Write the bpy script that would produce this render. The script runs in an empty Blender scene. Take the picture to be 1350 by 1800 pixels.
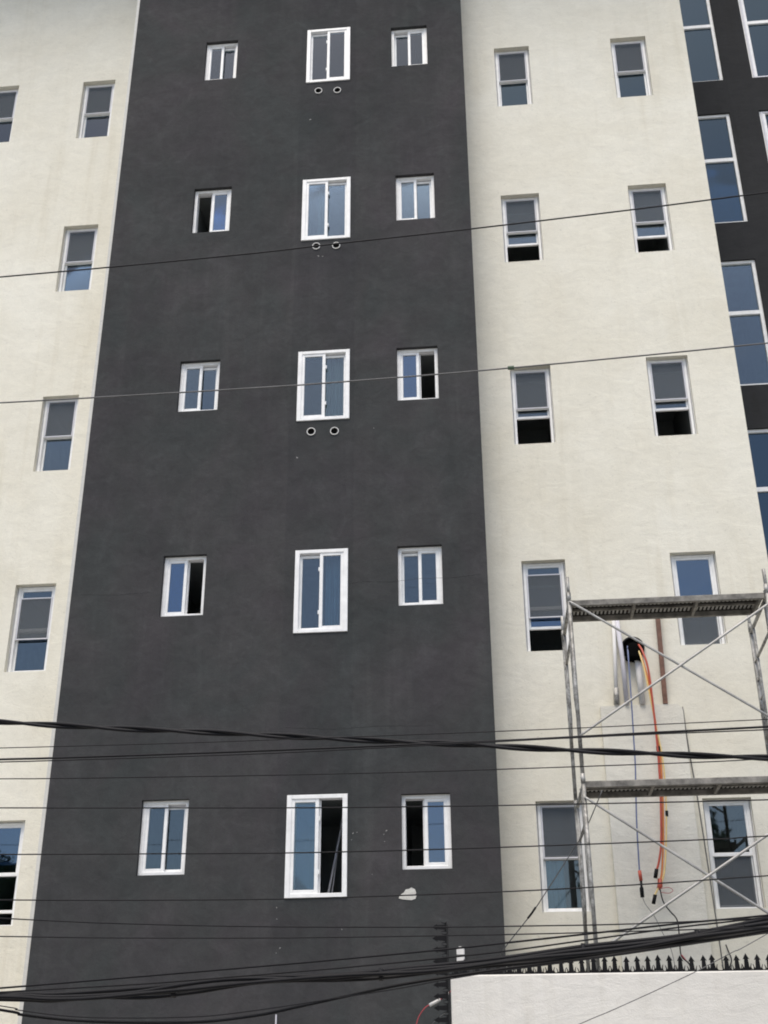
import bpy, math, random
from mathutils import Vector, Matrix
random.seed(11)
S = bpy.context.scene
COL = S.collection

# ---------------------------------------------------------------- camera
cam_d = bpy.data.cameras.new('camera')
cam = bpy.data.objects.new('camera', cam_d); COL.objects.link(cam)
cam_d.sensor_fit = 'VERTICAL'; cam_d.sensor_height = 24.0; cam_d.sensor_width = 18.0
cam_d.lens = 24.0 * 2143.0 / 1800.0
cam_d.clip_start = 0.1; cam_d.clip_end = 2000.0
cr = Vector((0.99540884, 0.09553673, -0.0058282)); cu = Vector((0.04744761, -0.43964618, 0.89691692)); cw = Vector((-0.08312616, 0.89307557, 0.44216069))
cam.matrix_world = Matrix(((cr.x, cu.x, -cw.x, 0.0), (cr.y, cu.y, -cw.y, -13.6855), (cr.z, cu.z, -cw.z, 1.6), (0, 0, 0, 1)))
S.camera = cam

# ---------------------------------------------------------------- sky, sun, exposure
W = bpy.data.worlds.new('World'); S.world = W; W.use_nodes = True
wn = W.node_tree; wn.nodes.clear()
SUN_EL, SUN_AZ = math.radians(65), math.radians(191)      # azimuth clockwise from +y (north)
sky = wn.nodes.new('ShaderNodeTexSky'); sky.sky_type = 'NISHITA'; sky.sun_disc = False
sky.sun_elevation = SUN_EL; sky.sun_rotation = SUN_AZ
sky.air_density = 1.0; sky.dust_density = 2.2; sky.ozone_density = 1.4
tc = wn.nodes.new('ShaderNodeTexCoord'); mp = wn.nodes.new('ShaderNodeMapping'); mp.inputs['Scale'].default_value = (1.0, 1.0, 2.6)
nz = wn.nodes.new('ShaderNodeTexNoise'); nz.inputs['Scale'].default_value = 2.3; nz.inputs['Detail'].default_value = 7; nz.inputs['Roughness'].default_value = 0.55
rp = wn.nodes.new('ShaderNodeValToRGB'); rp.color_ramp.elements[0].position = 0.46; rp.color_ramp.elements[1].position = 0.76
rp.color_ramp.elements[0].color = (0, 0, 0, 1); rp.color_ramp.elements[1].color = (0.6, 0.6, 0.6, 1)
mx = wn.nodes.new('ShaderNodeMixRGB'); mx.inputs[2].default_value = (7.8, 7.5, 7.0, 1)
bg = wn.nodes.new('ShaderNodeBackground'); bg.inputs['Strength'].default_value = 0.10
wo = wn.nodes.new('ShaderNodeOutputWorld')
L = wn.links
L.new(tc.outputs['Generated'], mp.inputs[0]); L.new(mp.outputs[0], nz.inputs['Vector']); L.new(nz.outputs['Fac'], rp.inputs[0])
L.new(rp.outputs[0], mx.inputs[0]); L.new(sky.outputs[0], mx.inputs[1]); L.new(mx.outputs[0], bg.inputs[0]); L.new(bg.outputs[0], wo.inputs[0])
sd = bpy.data.lights.new('sun', 'SUN'); sun = bpy.data.objects.new('sun', sd); COL.objects.link(sun)
sd.energy = 1.45; sd.angle = math.radians(30); sd.color = (1.0, 0.91, 0.78)
sdir = Vector((math.sin(SUN_AZ) * math.cos(SUN_EL), math.cos(SUN_AZ) * math.cos(SUN_EL), math.sin(SUN_EL)))
sun.rotation_euler = sdir.to_track_quat('Z', 'Y').to_euler()
S.view_settings.view_transform = 'Standard'; S.view_settings.look = 'None'
S.view_settings.exposure = 0.92; S.view_settings.gamma = 1.0; S.view_settings.use_curve_mapping = False
S.cycles.max_bounces = 8; S.cycles.transparent_max_bounces = 16; S.cycles.diffuse_bounces = 4
S.cycles.glossy_bounces = 4; S.cycles.filter_width = 1.9

# ---------------------------------------------------------------- materials
def new_mat(name):
    m = bpy.data.materials.new(name); m.use_nodes = True; m.node_tree.nodes.clear()
    o = m.node_tree.nodes.new('ShaderNodeOutputMaterial'); return m, m.node_tree, o
def N(nt, t, **kw):
    n = nt.nodes.new(t)
    for k, v in kw.items():
        if k in n.inputs: n.inputs[k].default_value = v
        else: setattr(n, k, v)
    return n
def coord(nt, scale=(1, 1, 1), kind='Object'):
    t = nt.nodes.new('ShaderNodeTexCoord'); m = nt.nodes.new('ShaderNodeMapping'); m.inputs['Scale'].default_value = scale
    nt.links.new(t.outputs[kind], m.inputs[0]); return m.outputs[0]
def ramp(nt, src, stops):
    r = nt.nodes.new('ShaderNodeValToRGB'); e = r.color_ramp.elements
    while len(e) < len(stops): e.new(0.5)
    for i, (p, c) in enumerate(stops):
        e[i].position = p; e[i].color = (c[0], c[1], c[2], 1) if isinstance(c, tuple) else (c, c, c, 1)
    nt.links.new(src, r.inputs[0]); return r.outputs[0]
def mult(nt, a, b, fac=1.0, mode='MULTIPLY'):
    m = nt.nodes.new('ShaderNodeMixRGB'); m.blend_type = mode; m.inputs[0].default_value = fac
    nt.links.new(a, m.inputs[1]); nt.links.new(b, m.inputs[2]); return m.outputs[0]

def simple(name, col, rough=0.6, metal=0.0, var=0.12, scale=8.0, bump=0.0, bscale=60.0, spec=0.5):
    m, nt, o = new_mat(name); b = nt.nodes.new('ShaderNodeBsdfPrincipled')
    c = coord(nt); n = N(nt, 'ShaderNodeTexNoise', Scale=scale, Detail=6.0, Roughness=0.6); nt.links.new(c, n.inputs['Vector'])
    lo = tuple(x * (1 - var) for x in col); hi = tuple(min(1, x * (1 + var)) for x in col)
    nt.links.new(ramp(nt, n.outputs['Fac'], [(0.3, lo), (0.7, hi)]), b.inputs['Base Color'])
    b.inputs['Roughness'].default_value = rough; b.inputs['Metallic'].default_value = metal
    b.inputs['Specular IOR Level'].default_value = spec
    if bump:
        n2 = N(nt, 'ShaderNodeTexNoise', Scale=bscale, Detail=4.0); nt.links.new(c, n2.inputs['Vector'])
        bp_ = N(nt, 'ShaderNodeBump', Strength=bump, Distance=0.004); nt.links.new(n2.outputs['Fac'], bp_.inputs['Height']); nt.links.new(bp_.outputs[0], b.inputs['Normal'])
    nt.links.new(b.outputs[0], o.inputs[0]); return m

def stucco(name, col, blot, fleck, rough=0.9, spec=0.25, bump=0.5, tint=None, band=None, mz=2.6, hue=0.0, streak=(0.91, 0.895, 0.865)):
    """hand trowelled painted render: soft blotches, horizontal trowel drag, fine sand grain"""
    m, nt, o = new_mat(name); b = nt.nodes.new('ShaderNodeBsdfPrincipled'); lk = nt.links
    c1 = coord(nt); big = N(nt, 'ShaderNodeTexNoise', Scale=0.55, Detail=8.0, Roughness=0.62, Distortion=0.4); lk.new(c1, big.inputs['Vector'])
    c2 = coord(nt, (1.0, 1.0, mz)); mid = N(nt, 'ShaderNodeTexNoise', Scale=3.2, Detail=8.0, Roughness=0.65, Distortion=0.8); lk.new(c2, mid.inputs['Vector'])
    c3 = coord(nt, (9.0, 9.0, 15.0)); tro = N(nt, 'ShaderNodeTexNoise', Scale=1.0, Detail=5.0, Roughness=0.7, Distortion=1.2); lk.new(c3, tro.inputs['Vector'])
    fine = N(nt, 'ShaderNodeTexNoise', Scale=70.0, Detail=3.0, Roughness=0.7); lk.new(c1, fine.inputs['Vector'])
    base = nt.nodes.new('ShaderNodeRGB'); base.outputs[0].default_value = (*col, 1)
    t = tint or (1, 1, 1)
    a = ramp(nt, big.outputs['Fac'], [(0.32, tuple((1 - blot) * x for x in t)), (0.68, (1 + 0 * blot, 1, 1))])
    x = mult(nt, base.outputs[0], a)
    x = mult(nt, x, ramp(nt, mid.outputs['Fac'], [(0.33, 1 - blot * 0.8), (0.66, 1.0)]))
    x = mult(nt, x, ramp(nt, tro.outputs['Fac'], [(0.3, 1 - blot * 0.55), (0.62, 1.0)]))
    x = mult(nt, x, ramp(nt, fine.outputs['Fac'], [(0.3, 1 - fleck), (0.7, 1.0)]))
    # rain and dust streaks running down the render
    c4 = coord(nt, (5.0, 5.0, 0.28)); sn = N(nt, 'ShaderNodeTexNoise', Scale=1.0, Detail=6.0, Roughness=0.65, Distortion=0.5); lk.new(c4, sn.inputs['Vector'])
    c5 = coord(nt, (0.5, 0.5, 0.35)); gate = N(nt, 'ShaderNodeTexNoise', Scale=1.0, Detail=3.0); lk.new(c5, gate.inputs['Vector'])
    ga = N(nt, 'ShaderNodeMath', operation='MULTIPLY'); lk.new(ramp(nt, sn.outputs['Fac'], [(0.50, 0.0), (0.70, 1.0)]), ga.inputs[0]); lk.new(ramp(nt, gate.outputs['Fac'], [(0.42, 0.15), (0.62, 1.0)]), ga.inputs[1])
    st_ = nt.nodes.new('ShaderNodeMixRGB'); st_.blend_type = 'MULTIPLY'; lk.new(ga.outputs[0], st_.inputs[0]); lk.new(x, st_.inputs[1]); st_.inputs[2].default_value = (*streak, 1); x = st_.outputs[0]
    # fine sand pits and specks
    sp0 = N(nt, 'ShaderNodeTexNoise', Scale=26.0, Detail=2.0, Roughness=0.8); lk.new(c1, sp0.inputs['Vector'])
    x = mult(nt, x, ramp(nt, sp0.outputs['Fac'], [(0.26, 0.86), (0.36, 1.0)]))
    if hue:      # patchy paint: cooler and warmer areas
        hn = N(nt, 'ShaderNodeTexNoise', Scale=0.9, Detail=5.0, Roughness=0.6, Distortion=0.6)
        ch = coord(nt, (1.0, 1.0, 0.7)); lk.new(ch, hn.inputs['Vector'])
        x = mult(nt, x, ramp(nt, hn.outputs['Fac'], [(0.36, (1 + hue, 1 - hue * .5, 1 + hue * .6)), (0.5, (1, 1, 1)), (0.64, (1 - hue, 1 + hue * .6, 1 + hue * .3))]))
        sm_ = N(nt, 'ShaderNodeTexNoise', Scale=1.7, Detail=9.0, Roughness=0.75, Distortion=1.5); lk.new(c1, sm_.inputs['Vector'])
        x = mult(nt, x, ramp(nt, sm_.outputs['Fac'], [(0.52, (1, 1, 1)), (0.72, (1.18, 1.18, 1.19))]))
    if band is not None:      # a repainted strip: own colour that stays put
        bx0, bx1, amt = band
        sp = nt.nodes.new('ShaderNodeSeparateXYZ'); lk.new(c1, sp.inputs[0])
        wob = N(nt, 'ShaderNodeMath', operation='MULTIPLY_ADD'); lk.new(mid.outputs['Fac'], wob.inputs[0]); wob.inputs[1].default_value = 0.12; lk.new(sp.outputs[0], wob.inputs[2])
        g = N(nt, 'ShaderNodeMath', operation='GREATER_THAN'); lk.new(wob.outputs[0], g.inputs[0]); g.inputs[1].default_value = bx0 + 0.06
        l = N(nt, 'ShaderNodeMath', operation='LESS_THAN'); lk.new(wob.outputs[0], l.inputs[0]); l.inputs[1].default_value = bx1 + 0.06
        mm = N(nt, 'ShaderNodeMath', operation='MULTIPLY'); lk.new(g.outputs[0], mm.inputs[0]); lk.new(l.outputs[0], mm.inputs[1])
        mk = N(nt, 'ShaderNodeMath', operation='MULTIPLY'); lk.new(mm.outputs[0], mk.inputs[0]); mk.inputs[1].default_value = 1.0
        dk = nt.nodes.new('ShaderNodeMixRGB'); dk.blend_type = 'MULTIPLY'; dk.inputs[2].default_value = (amt, amt * 1.01, amt * 1.02, 1)
        lk.new(mk.outputs[0], dk.inputs[0]); lk.new(x, dk.inputs[1]); x = dk.outputs[0]
    lk.new(x, b.inputs['Base Color'])
    b.inputs['Roughness'].default_value = rough; b.inputs['Specular IOR Level'].default_value = spec
    h1 = N(nt, 'ShaderNodeMath', operation='MULTIPLY_ADD'); lk.new(tro.outputs['Fac'], h1.inputs[0]); h1.inputs[1].default_value = 0.8; lk.new(fine.outputs['Fac'], h1.inputs[2])
    h2 = N(nt, 'ShaderNodeMath', operation='MULTIPLY_ADD'); lk.new(mid.outputs['Fac'], h2.inputs[0]); h2.inputs[1].default_value = 2.5; lk.new(h1.outputs[0], h2.inputs[2])
    bm_ = N(nt, 'ShaderNodeBump', Strength=bump, Distance=0.006); lk.new(h2.outputs[0], bm_.inputs['Height']); lk.new(bm_.outputs[0], b.inputs['Normal'])
    lk.new(b.outputs[0], o.inputs[0]); return m

def glass(name, tint, refl, base, rough=0.02, wav=0.02):
    m, nt, o = new_mat(name); lk = nt.links
    t = N(nt, 'ShaderNodeBsdfTransparent', Color=(*tint, 1)); g = N(nt, 'ShaderNodeBsdfGlossy', Color=(*refl, 1), Roughness=rough)
    lw = N(nt, 'ShaderNodeFresnel', IOR=1.5); mr = N(nt, 'ShaderNodeMath', operation='MULTIPLY_ADD'); lk.new(lw.outputs[0], mr.inputs[0]); mr.inputs[1].default_value = 1.0; mr.inputs[2].default_value = base
    c = coord(nt); n = N(nt, 'ShaderNodeTexNoise', Scale=1.6, Detail=1.0); lk.new(c, n.inputs['Vector'])
    b_ = N(nt, 'ShaderNodeBump', Strength=wav, Distance=0.05); lk.new(n.outputs['Fac'], b_.inputs['Height']); lk.new(b_.outputs[0], g.inputs['Normal'])
    mix = nt.nodes.new('ShaderNodeMixShader'); lk.new(mr.outputs[0], mix.inputs[0]); lk.new(t.outputs[0], mix.inputs[1]); lk.new(g.outputs[0], mix.inputs[2])
    lk.new(mix.outputs[0], o.inputs[0]); return m

def mesh_screen(name):
    m, nt, o = new_mat(name); lk = nt.links
    t = N(nt, 'ShaderNodeBsdfTransparent'); d = N(nt, 'ShaderNodeBsdfDiffuse', Color=(0.135, 0.15, 0.165, 1))
    mix = nt.nodes.new('ShaderNodeMixShader'); mix.inputs[0].default_value = 0.50
    lk.new(t.outputs[0], mix.inputs[1]); lk.new(d.outputs[0], mix.inputs[2]); lk.new(mix.outputs[0], o.inputs[0]); return m

M = {}
M['cream'] = stucco('cream_render', (0.815, 0.792, 0.695), 0.095, 0.07, tint=(1.0, 0.98, 0.94), bump=0.42, mz=1.8)
M['dark'] = stucco('charcoal_render', (0.0730, 0.0725, 0.0735), 0.24, 0.14, rough=0.95, spec=0.10, bump=0.35, tint=(0.96, 1.0, 1.01), band=(-2.52, -1.66, 0.92), mz=1.3, hue=0.035, streak=(1.16, 1.16, 1.15))
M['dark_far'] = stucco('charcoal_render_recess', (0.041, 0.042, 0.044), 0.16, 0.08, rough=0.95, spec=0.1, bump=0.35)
M['fence'] = stucco('white_wall_render', (0.78, 0.755, 0.70), 0.10, 0.05, bump=0.5, streak=(0.86, 0.85, 0.82))
M['panel'] = stucco('grey_plaster', (0.78, 0.76, 0.68), 0.12, 0.06, bump=0.5)
M['bead'] = stucco('weathered_corner_render', (0.66, 0.65, 0.61), 0.10, 0.05, bump=0.3)
M['bare'] = stucco('bare_plaster', (0.72, 0.71, 0.66), 0.15, 0.12, bump=0.8)
M['bare_old'] = simple('dusty_plaster', (0.24, 0.235, 0.23), 0.9)
M['vinyl'] = simple('white_vinyl', (0.80, 0.80, 0.79), 0.4, var=0.09, scale=9)
M['alu'] = simple('screen_frame_grey', (0.62, 0.62, 0.66), 0.4, var=0.06)
M['blackg'] = simple('black_gasket', (0.02, 0.02, 0.022), 0.6)
M['screen'] = mesh_screen('insect_mesh')
M['glass'] = glass('clear_glass', (0.74, 0.80, 0.80), (0.80, 0.89, 0.97), 0.040)
M['glass_b'] = glass('blue_reflection_glass', (0.35, 0.46, 0.60), (0.66, 0.82, 0.98), 0.10)  # bluer sky reflection, as in stacked panes, put into the glass colour
M['glass_d'] = glass('dark_tinted_glass', (0.22, 0.30, 0.38), (0.64, 0.84, 0.95), 0.050)
M['room'] = simple('room_wall', (0.26, 0.28, 0.28), 0.9)
M['curtain'] = simple('pale_curtain', (0.30, 0.38, 0.38), 0.9, var=0.1)
M['curtain_b'] = simple('blue_curtain', (0.22, 0.38, 0.50), 0.9, var=0.1)
M['pvc'] = simple('white_pvc', (0.66, 0.65, 0.63), 0.75, var=0.08)
M['pvc_l'] = simple('lavender_grey_conduit', (0.56, 0.55, 0.59), 0.8, var=0.08)
M['hole'] = simple('dark_hole', (0.004, 0.004, 0.004), 0.9, spec=0.0)  # near-black for the duct collar and for shade painted inside the pipe mouths
M['black'] = simple('black_plastic', (0.006, 0.006, 0.007), 0.7, spec=0.2)
M['blackm'] = simple('black_painted_steel', (0.005, 0.005, 0.006), 0.7, spec=0.2, metal=0.0, var=0.3, scale=20)
M['rubber'] = simple('cable_rubber', (0.007, 0.007, 0.009), 0.6, spec=0.25, var=0.25, scale=6)
M['wiregrey'] = simple('weathered_wire', (0.10, 0.10, 0.10), 0.5, var=0.3, scale=9)
M['blue'] = simple('blue_hose', (0.13, 0.16, 0.28), 0.5)
M['red'] = simple('red_hose', (0.42, 0.07, 0.04), 0.45)
M['orange'] = simple('orange_hose', (0.70, 0.24, 0.07), 0.45)
M['yellow'] = simple('yellow_hose', (0.74, 0.56, 0.24), 0.5)
M['redwire'] = simple('red_wire', (0.35, 0.05, 0.06), 0.5)
M['wood'] = simple('brown_wood', (0.16, 0.085, 0.06), 0.8, var=0.35, scale=14, bump=0.5)
M['roofm'] = simple('roof_concrete', (0.45, 0.44, 0.42), 0.9)

def galv(name):
    m, nt, o = new_mat(name); b = nt.nodes.new('ShaderNodeBsdfPrincipled'); lk = nt.links
    c = coord(nt); n = N(nt, 'ShaderNodeTexNoise', Scale=11.0, Detail=8.0, Roughness=0.7, Distortion=0.6); lk.new(c, n.inputs['Vector'])
    lk.new(ramp(nt, n.outputs['Fac'], [(0.32, (0.09, 0.087, 0.08)), (0.44, (0.22, 0.215, 0.20)), (0.58, (0.38, 0.375, 0.355)), (0.74, (0.62, 0.61, 0.58))]), b.inputs['Base Color'])
    b.inputs['Roughness'].default_value = 0.55; b.inputs['Metallic'].default_value = 0.35
    lk.new(b.outputs[0], o.inputs[0]); return m
M['galv'] = galv('paint_splashed_galvanised_tube')
M['brace'] = simple('plain_zinc_tube', (0.36, 0.355, 0.34), 0.5, metal=0.4, var=0.25, scale=7)
M['plank'] = simple('weathered_plank', (0.20, 0.19, 0.17), 0.7, metal=0.2, var=0.5, scale=10, bump=0.6, bscale=30)
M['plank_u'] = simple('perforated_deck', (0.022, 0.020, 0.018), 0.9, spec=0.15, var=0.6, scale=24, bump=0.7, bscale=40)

# ---------------------------------------------------------------- mesh helpers
class MB:
    def __init__(s): s.v = []; s.f = []
    def add(s, vs, fs):
        k = len(s.v); s.v += [tuple(v) for v in vs]; s.f += [tuple(i + k for i in f) for f in fs]; return s
    def box(s, x0, x1, y0, y1, z0, z1):
        return s.add([(x0, y0, z0), (x1, y0, z0), (x1, y1, z0), (x0, y1, z0), (x0, y0, z1), (x1, y0, z1), (x1, y1, z1), (x0, y1, z1)],
                     [(0, 3, 2, 1), (4, 5, 6, 7), (0, 1, 5, 4), (1, 2, 6, 5), (2, 3, 7, 6), (3, 0, 4, 7)])
    def bbox(s, x0, x1, y0, y1, z0, z1, b=0.004):
        """box with chamfered front (-y) edges"""
        return s.add([(x0, y0 + b, z0), (x1, y0 + b, z0), (x1, y0 + b, z1), (x0, y0 + b, z1),
                      (x0 + b, y0, z0 + b), (x1 - b, y0, z0 + b), (x1 - b, y0, z1 - b), (x0 + b, y0, z1 - b),
                      (x0, y1, z0), (x1, y1, z0), (x1, y1, z1), (x0, y1, z1)],
                     [(4, 5, 6, 7), (0, 1, 5, 4), (1, 2, 6, 5), (2, 3, 7, 6), (3, 0, 4, 7), (0, 8, 9, 1), (1, 9, 10, 2), (2, 10, 11, 3), (3, 11, 8, 0), (8, 11, 10, 9)])
    def tube(s, pts, r, n=8, caps=True):
        pts = [Vector(p) for p in pts]; rs = r if isinstance(r, (list, tuple)) else [r] * len(pts)
        base = len(s.v); prev = None
        for i, p in enumerate(pts):
            t = (pts[min(i + 1, len(pts) - 1)] - pts[max(i - 1, 0)]).normalized()
            if prev is None:
                a = Vector((0, 0, 1)) if abs(t.z) < 0.9 else Vector((1, 0, 0)); u = t.cross(a).normalized()
            else:
                u = (prev - t * prev.dot(t)).normalized()
            prev = u; w = t.cross(u)
            for k in range(n):
                a = 2 * math.pi * k / n; s.v.append(tuple(p + (u * math.cos(a) + w * math.sin(a)) * rs[i]))
        for i in range(len(pts) - 1):
            for k in range(n):
                a = base + i * n + k; b = base + i * n + (k + 1) % n
                s.f.append((a, b, b + n, a + n))
        if caps:
            s.f.append(tuple(base + k for k in reversed(range(n)))); e = base + (len(pts) - 1) * n; s.f.append(tuple(e + k for k in range(n)))
        return s
    def ring(s, c, ro, ri, y0, y1, n=24):
        """hollow sleeve along y"""
        k = len(s.v)
        for (r, y) in ((ro, y0), (ro, y1), (ri, y1), (ri, y0)):
            for i in range(n):
                a = 2 * math.pi * i / n; s.v.append((c[0] + r * math.cos(a), y, c[1] + r * math.sin(a)))
        for j in range(4):
            for i in range(n):
                a = k + j * n + i; b = k + j * n + (i + 1) % n; c2 = k + ((j + 1) % 4) * n + (i + 1) % n; d = k + ((j + 1) % 4) * n + i
                s.f.append((a, b, c2, d))
        return s
    def mesh(s, name, mats, smooth=False):
        me = bpy.data.meshes.new(name); me.from_pydata(s.v, [], s.f)
        for m in (mats if isinstance(mats, (list, tuple)) else [mats]): me.materials.append(m)
        if smooth:
            for p in me.polygons: p.use_smooth = True
        me.update(); return me
    def build(s, name, mat, parent=None, smooth=False, loc=None):
        o = bpy.data.objects.new(name, s.mesh(name, mat, smooth)); COL.objects.link(o)
        if parent is not None: o.parent = parent
        if loc is not None: o.location = loc
        return o

def empty(name, loc=(0, 0, 0), parent=None):
    o = bpy.data.objects.new(name, None); COL.objects.link(o); o.location = loc; o.empty_display_size = 0.2
    if parent is not None: o.parent = parent
    return o
def tag(o, label=None, cat=None, group=None, kind=None):
    if label: o['label'] = label
    if cat: o['category'] = cat
    if group: o['group'] = group
    if kind: o['kind'] = kind
    return o
def link_mesh(name, me, parent, loc=(0, 0, 0), rot=None):
    o = bpy.data.objects.new(name, me); COL.objects.link(o); o.parent = parent; o.location = loc
    if rot: o.rotation_euler = rot
    return o
def spline(pts, per=8):
    """Catmull-Rom through the points"""
    P = [Vector(p) for p in pts]; P = [P[0] * 2 - P[1]] + P + [P[-1] * 2 - P[-2]]; out = []
    for i in range(1, len(P) - 2):
        a, b, c, d = P[i - 1], P[i], P[i + 1], P[i + 2]
        for k in range(per):
            t = k / per
            out.append(0.5 * ((2 * b) + (c - a) * t + (2 * a - 5 * b + 4 * c - d) * t * t + (3 * b - a - 3 * c + d) * t ** 3))
    out.append(P[-2]); return out

# ---------------------------------------------------------------- ground, street
tag(MB().box(-300, 300, -4.9, 300, -1.0, 0.0).build('ground', simple('yard_concrete', (0.42, 0.41, 0.38), 0.9, var=0.15, scale=1.5, bump=0.4)), kind='structure')
tag(MB().box(-300, 300, -6.6, -4.9, -1.0, 0.02).build('pavement', simple('pavement_concrete', (0.44, 0.43, 0.40), 0.9, var=0.15, scale=2, bump=0.4)), kind='structure')
tag(MB().box(-300, 300, -12.6, -6.6, -1.0, -0.11).build('road', simple('asphalt', (0.055, 0.055, 0.055), 0.9, var=0.25, scale=3, bump=0.5)), kind='structure')
tag(MB().box(-300, 300, -300, -12.6, -1.0, 0.015).build('far_pavement', simple('far_concrete', (0.40, 0.39, 0.36), 0.9, var=0.15, scale=2, bump=0.4)), kind='structure')

# ---------------------------------------------------------------- building
B = empty('apartment_building', (0, 0, 0))
tag(B, 'tall apartment building of cream render with a charcoal stripe and rows of small white windows', 'building')
ROOF = 22.9

def facade(name, x0, x1, z0, z1, y, openings, mat, reveal=0.22):
    """front sheet with real openings and plastered reveals"""
    xs = sorted({x0, x1} | {v for o in openings for v in (o[0], o[1])}); zs = sorted({z0, z1} | {v for o in openings for v in (o[2], o[3])})
    mb = MB(); idx = {}
    def vid(i, j):
        if (i, j) not in idx: idx[(i, j)] = len(mb.v); mb.v.append((xs[i], y, zs[j]))
        return idx[(i, j)]
    for i in range(len(xs) - 1):
        for j in range(len(zs) - 1):
            cx, cz = (xs[i] + xs[i + 1]) / 2, (zs[j] + zs[j + 1]) / 2
            if any(o[0] < cx < o[1] and o[2] < cz < o[3] for o in openings): continue
            mb.f.append((vid(i, j), vid(i + 1, j), vid(i + 1, j + 1), vid(i, j + 1)))
    for (a, b, c, d) in openings:
        k = len(mb.v)
        mb.v += [(a, y, c), (b, y, c), (b, y, d), (a, y, d), (a, y + reveal, c), (b, y + reveal, c), (b, y + reveal, d), (a, y + reveal, d)]
        mb.f += [(k, k + 4, k + 5, k + 1), (k + 1, k + 5, k + 6, k + 2), (k + 2, k + 6, k + 7, k + 3), (k + 3, k + 7, k + 4, k)]
    return mb.build(name, mat, B)

def room(w, h, y0, win, depth=1.6):
    """dark room behind a window: five inner faces"""
    a, b, c, d = -0.02, w + 0.02, -0.02, h + 0.02; e = y0 + depth
    mb = MB().add([(a, y0, c), (b, y0, c), (b, y0, d), (a, y0, d), (a, e, c), (b, e, c), (b, e, d), (a, e, d)],
                  [(0, 1, 5, 4), (1, 2, 6, 5), (2, 3, 7, 6), (3, 0, 4, 7), (4, 5, 6, 7)])
    return mb.build('interior', M['room'], win)

def curtain_mb(x0, x1, z0, z1, y, folds=7, amp=0.02):
    mb = MB(); n = folds * 4; k = 0
    for i in range(n + 1):
        x = x0 + (x1 - x0) * i / n; yy = y + amp * math.sin(i * math.pi / 2 + math.sin(i * 1.7)) ; mb.v += [(x, yy, z0), (x + 0.01 * math.sin(i), yy, z1)]
    for i in range(n): mb.f.append((2 * i, 2 * i + 2, 2 * i + 3, 2 * i + 1))
    k = len(mb.v); mb.v += [(x, yy + 0.006, z) for (x, yy, z) in mb.v[:k]]
    for i in range(n): mb.f.append((k + 2 * i, k + 2 * i + 1, k + 2 * i + 3, k + 2 * i + 2))
    return mb

def rect_frame(x0, x1, z0, z1, y0, y1, wl, wr=None, wb=None, wt=None):
    wr = wl if wr is None else wr; wb = wl if wb is None else wb; wt = wl if wt is None else wt
    mb = MB()
    mb.bbox(x0, x0 + wl, y0, y1, z0, z1); mb.bbox(x1 - wr, x1, y0, y1, z0, z1)
    mb.bbox(x0 + wl, x1 - wr, y0 + 0.0015, y1, z0, z0 + wb); mb.bbox(x0 + wl, x1 - wr, y0 + 0.0015, y1, z1 - wt, z1)
    return mb
def pane_mb(x0, x1, z0, z1, y): return MB().box(x0, x1, y, y + 0.005, z0, z1)

def sash(win, x0, x1, z0, z1, y, st, g, seal=True, **kw):
    s_ = rect_frame(x0, x1, z0, z1, y, y + 0.032, st, **kw).build('sash', M['vinyl'], win)
    p = pane_mb(x0 + st - 0.004, x1 - kw.get('wr', st) + 0.004, z0 + kw.get('wb', st) - 0.004, z1 - kw.get('wt', st) + 0.004, y + 0.014).build('pane', g, win)
    tilt = random.uniform(-0.018, 0.018)
    cz = (z0 + z1) / 2; cx_ = (x0 + x1) / 2; me = p.data; t2 = random.uniform(-0.018, 0.018)
    for v in me.vertices: v.co.y += (v.co.z - cz) * tilt * 0.5 + (v.co.x - cx_) * t2 * 0.5
    return s_

def slider(rc, yw, front, opened, flush=False, gl='glass', curt=None):
    """horizontal sliding window in the opening rc; front = side of the outer sash"""
    x0, x1, z0, z1 = rc; w, h = x1 - x0, z1 - z0
    win = empty('sliding_window', (x0, yw, z0), B)
    rec = -0.018 if flush else 0.055
    e = 0.010 if flush else 0.0
    fw = 0.046 if flush else 0.045
    rect_frame(0.0 - e * 0.0, w, 0.0, h, rec, rec + 0.10, fw + e, wb=fw, wt=fw).build('frame', M['vinyl'], win)
    ix0, ix1, iz0, iz1 = fw + e, w - fw - e, fw, h - fw
    mid = (ix0 + ix1) / 2; ov = 0.022; st = 0.042 if flush else 0.040
    yf, yb = rec + 0.012, rec + 0.052
    if front == 'L':
        fr = (ix0 - 0.006, mid + ov); bk = (mid - ov, ix1 + 0.006)
        if opened: bk = (ix0 + 0.012, mid + ov + 0.018)
    else:
        fr = (mid - ov, ix1 + 0.006); bk = (ix0 - 0.006, mid + ov)
        if opened: bk = (mid - ov - 0.018, ix1 - 0.012)
    sash(win, fr[0], fr[1], iz0 - 0.004, iz1 + 0.004, yf, st, M[gl])
    sash(win, bk[0], bk[1], iz0 - 0.004, iz1 - 0.012, yb, st * 0.85, M['glass_b' if opened else 'glass'])
    # track groove seen under the head beside the outer sash
    g = MB().box(ix0, ix1, rec + 0.048, rec + 0.052, iz1 - 0.010, iz1 - 0.002); g.build('head_track', M['alu'], win)
    if flush:
        sx = (fr[1] if front == 'L' else fr[0] - 0.016); lt = MB()
        for q in (0.22, 0.74): lt.bbox(sx, sx + 0.016, yf + 0.002, yf + 0.022, h * q, h * q + 0.05)
        lt.build('latch', M['vinyl'], win)
    if curt:
        a, b, m = curt; curtain_mb(ix0 + (ix1 - ix0) * a, ix0 + (ix1 - ix0) * b, 0.0, h, rec + 0.22).build('curtain', M[m], win)
    room(w, h, 0.22, win); return win

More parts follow.
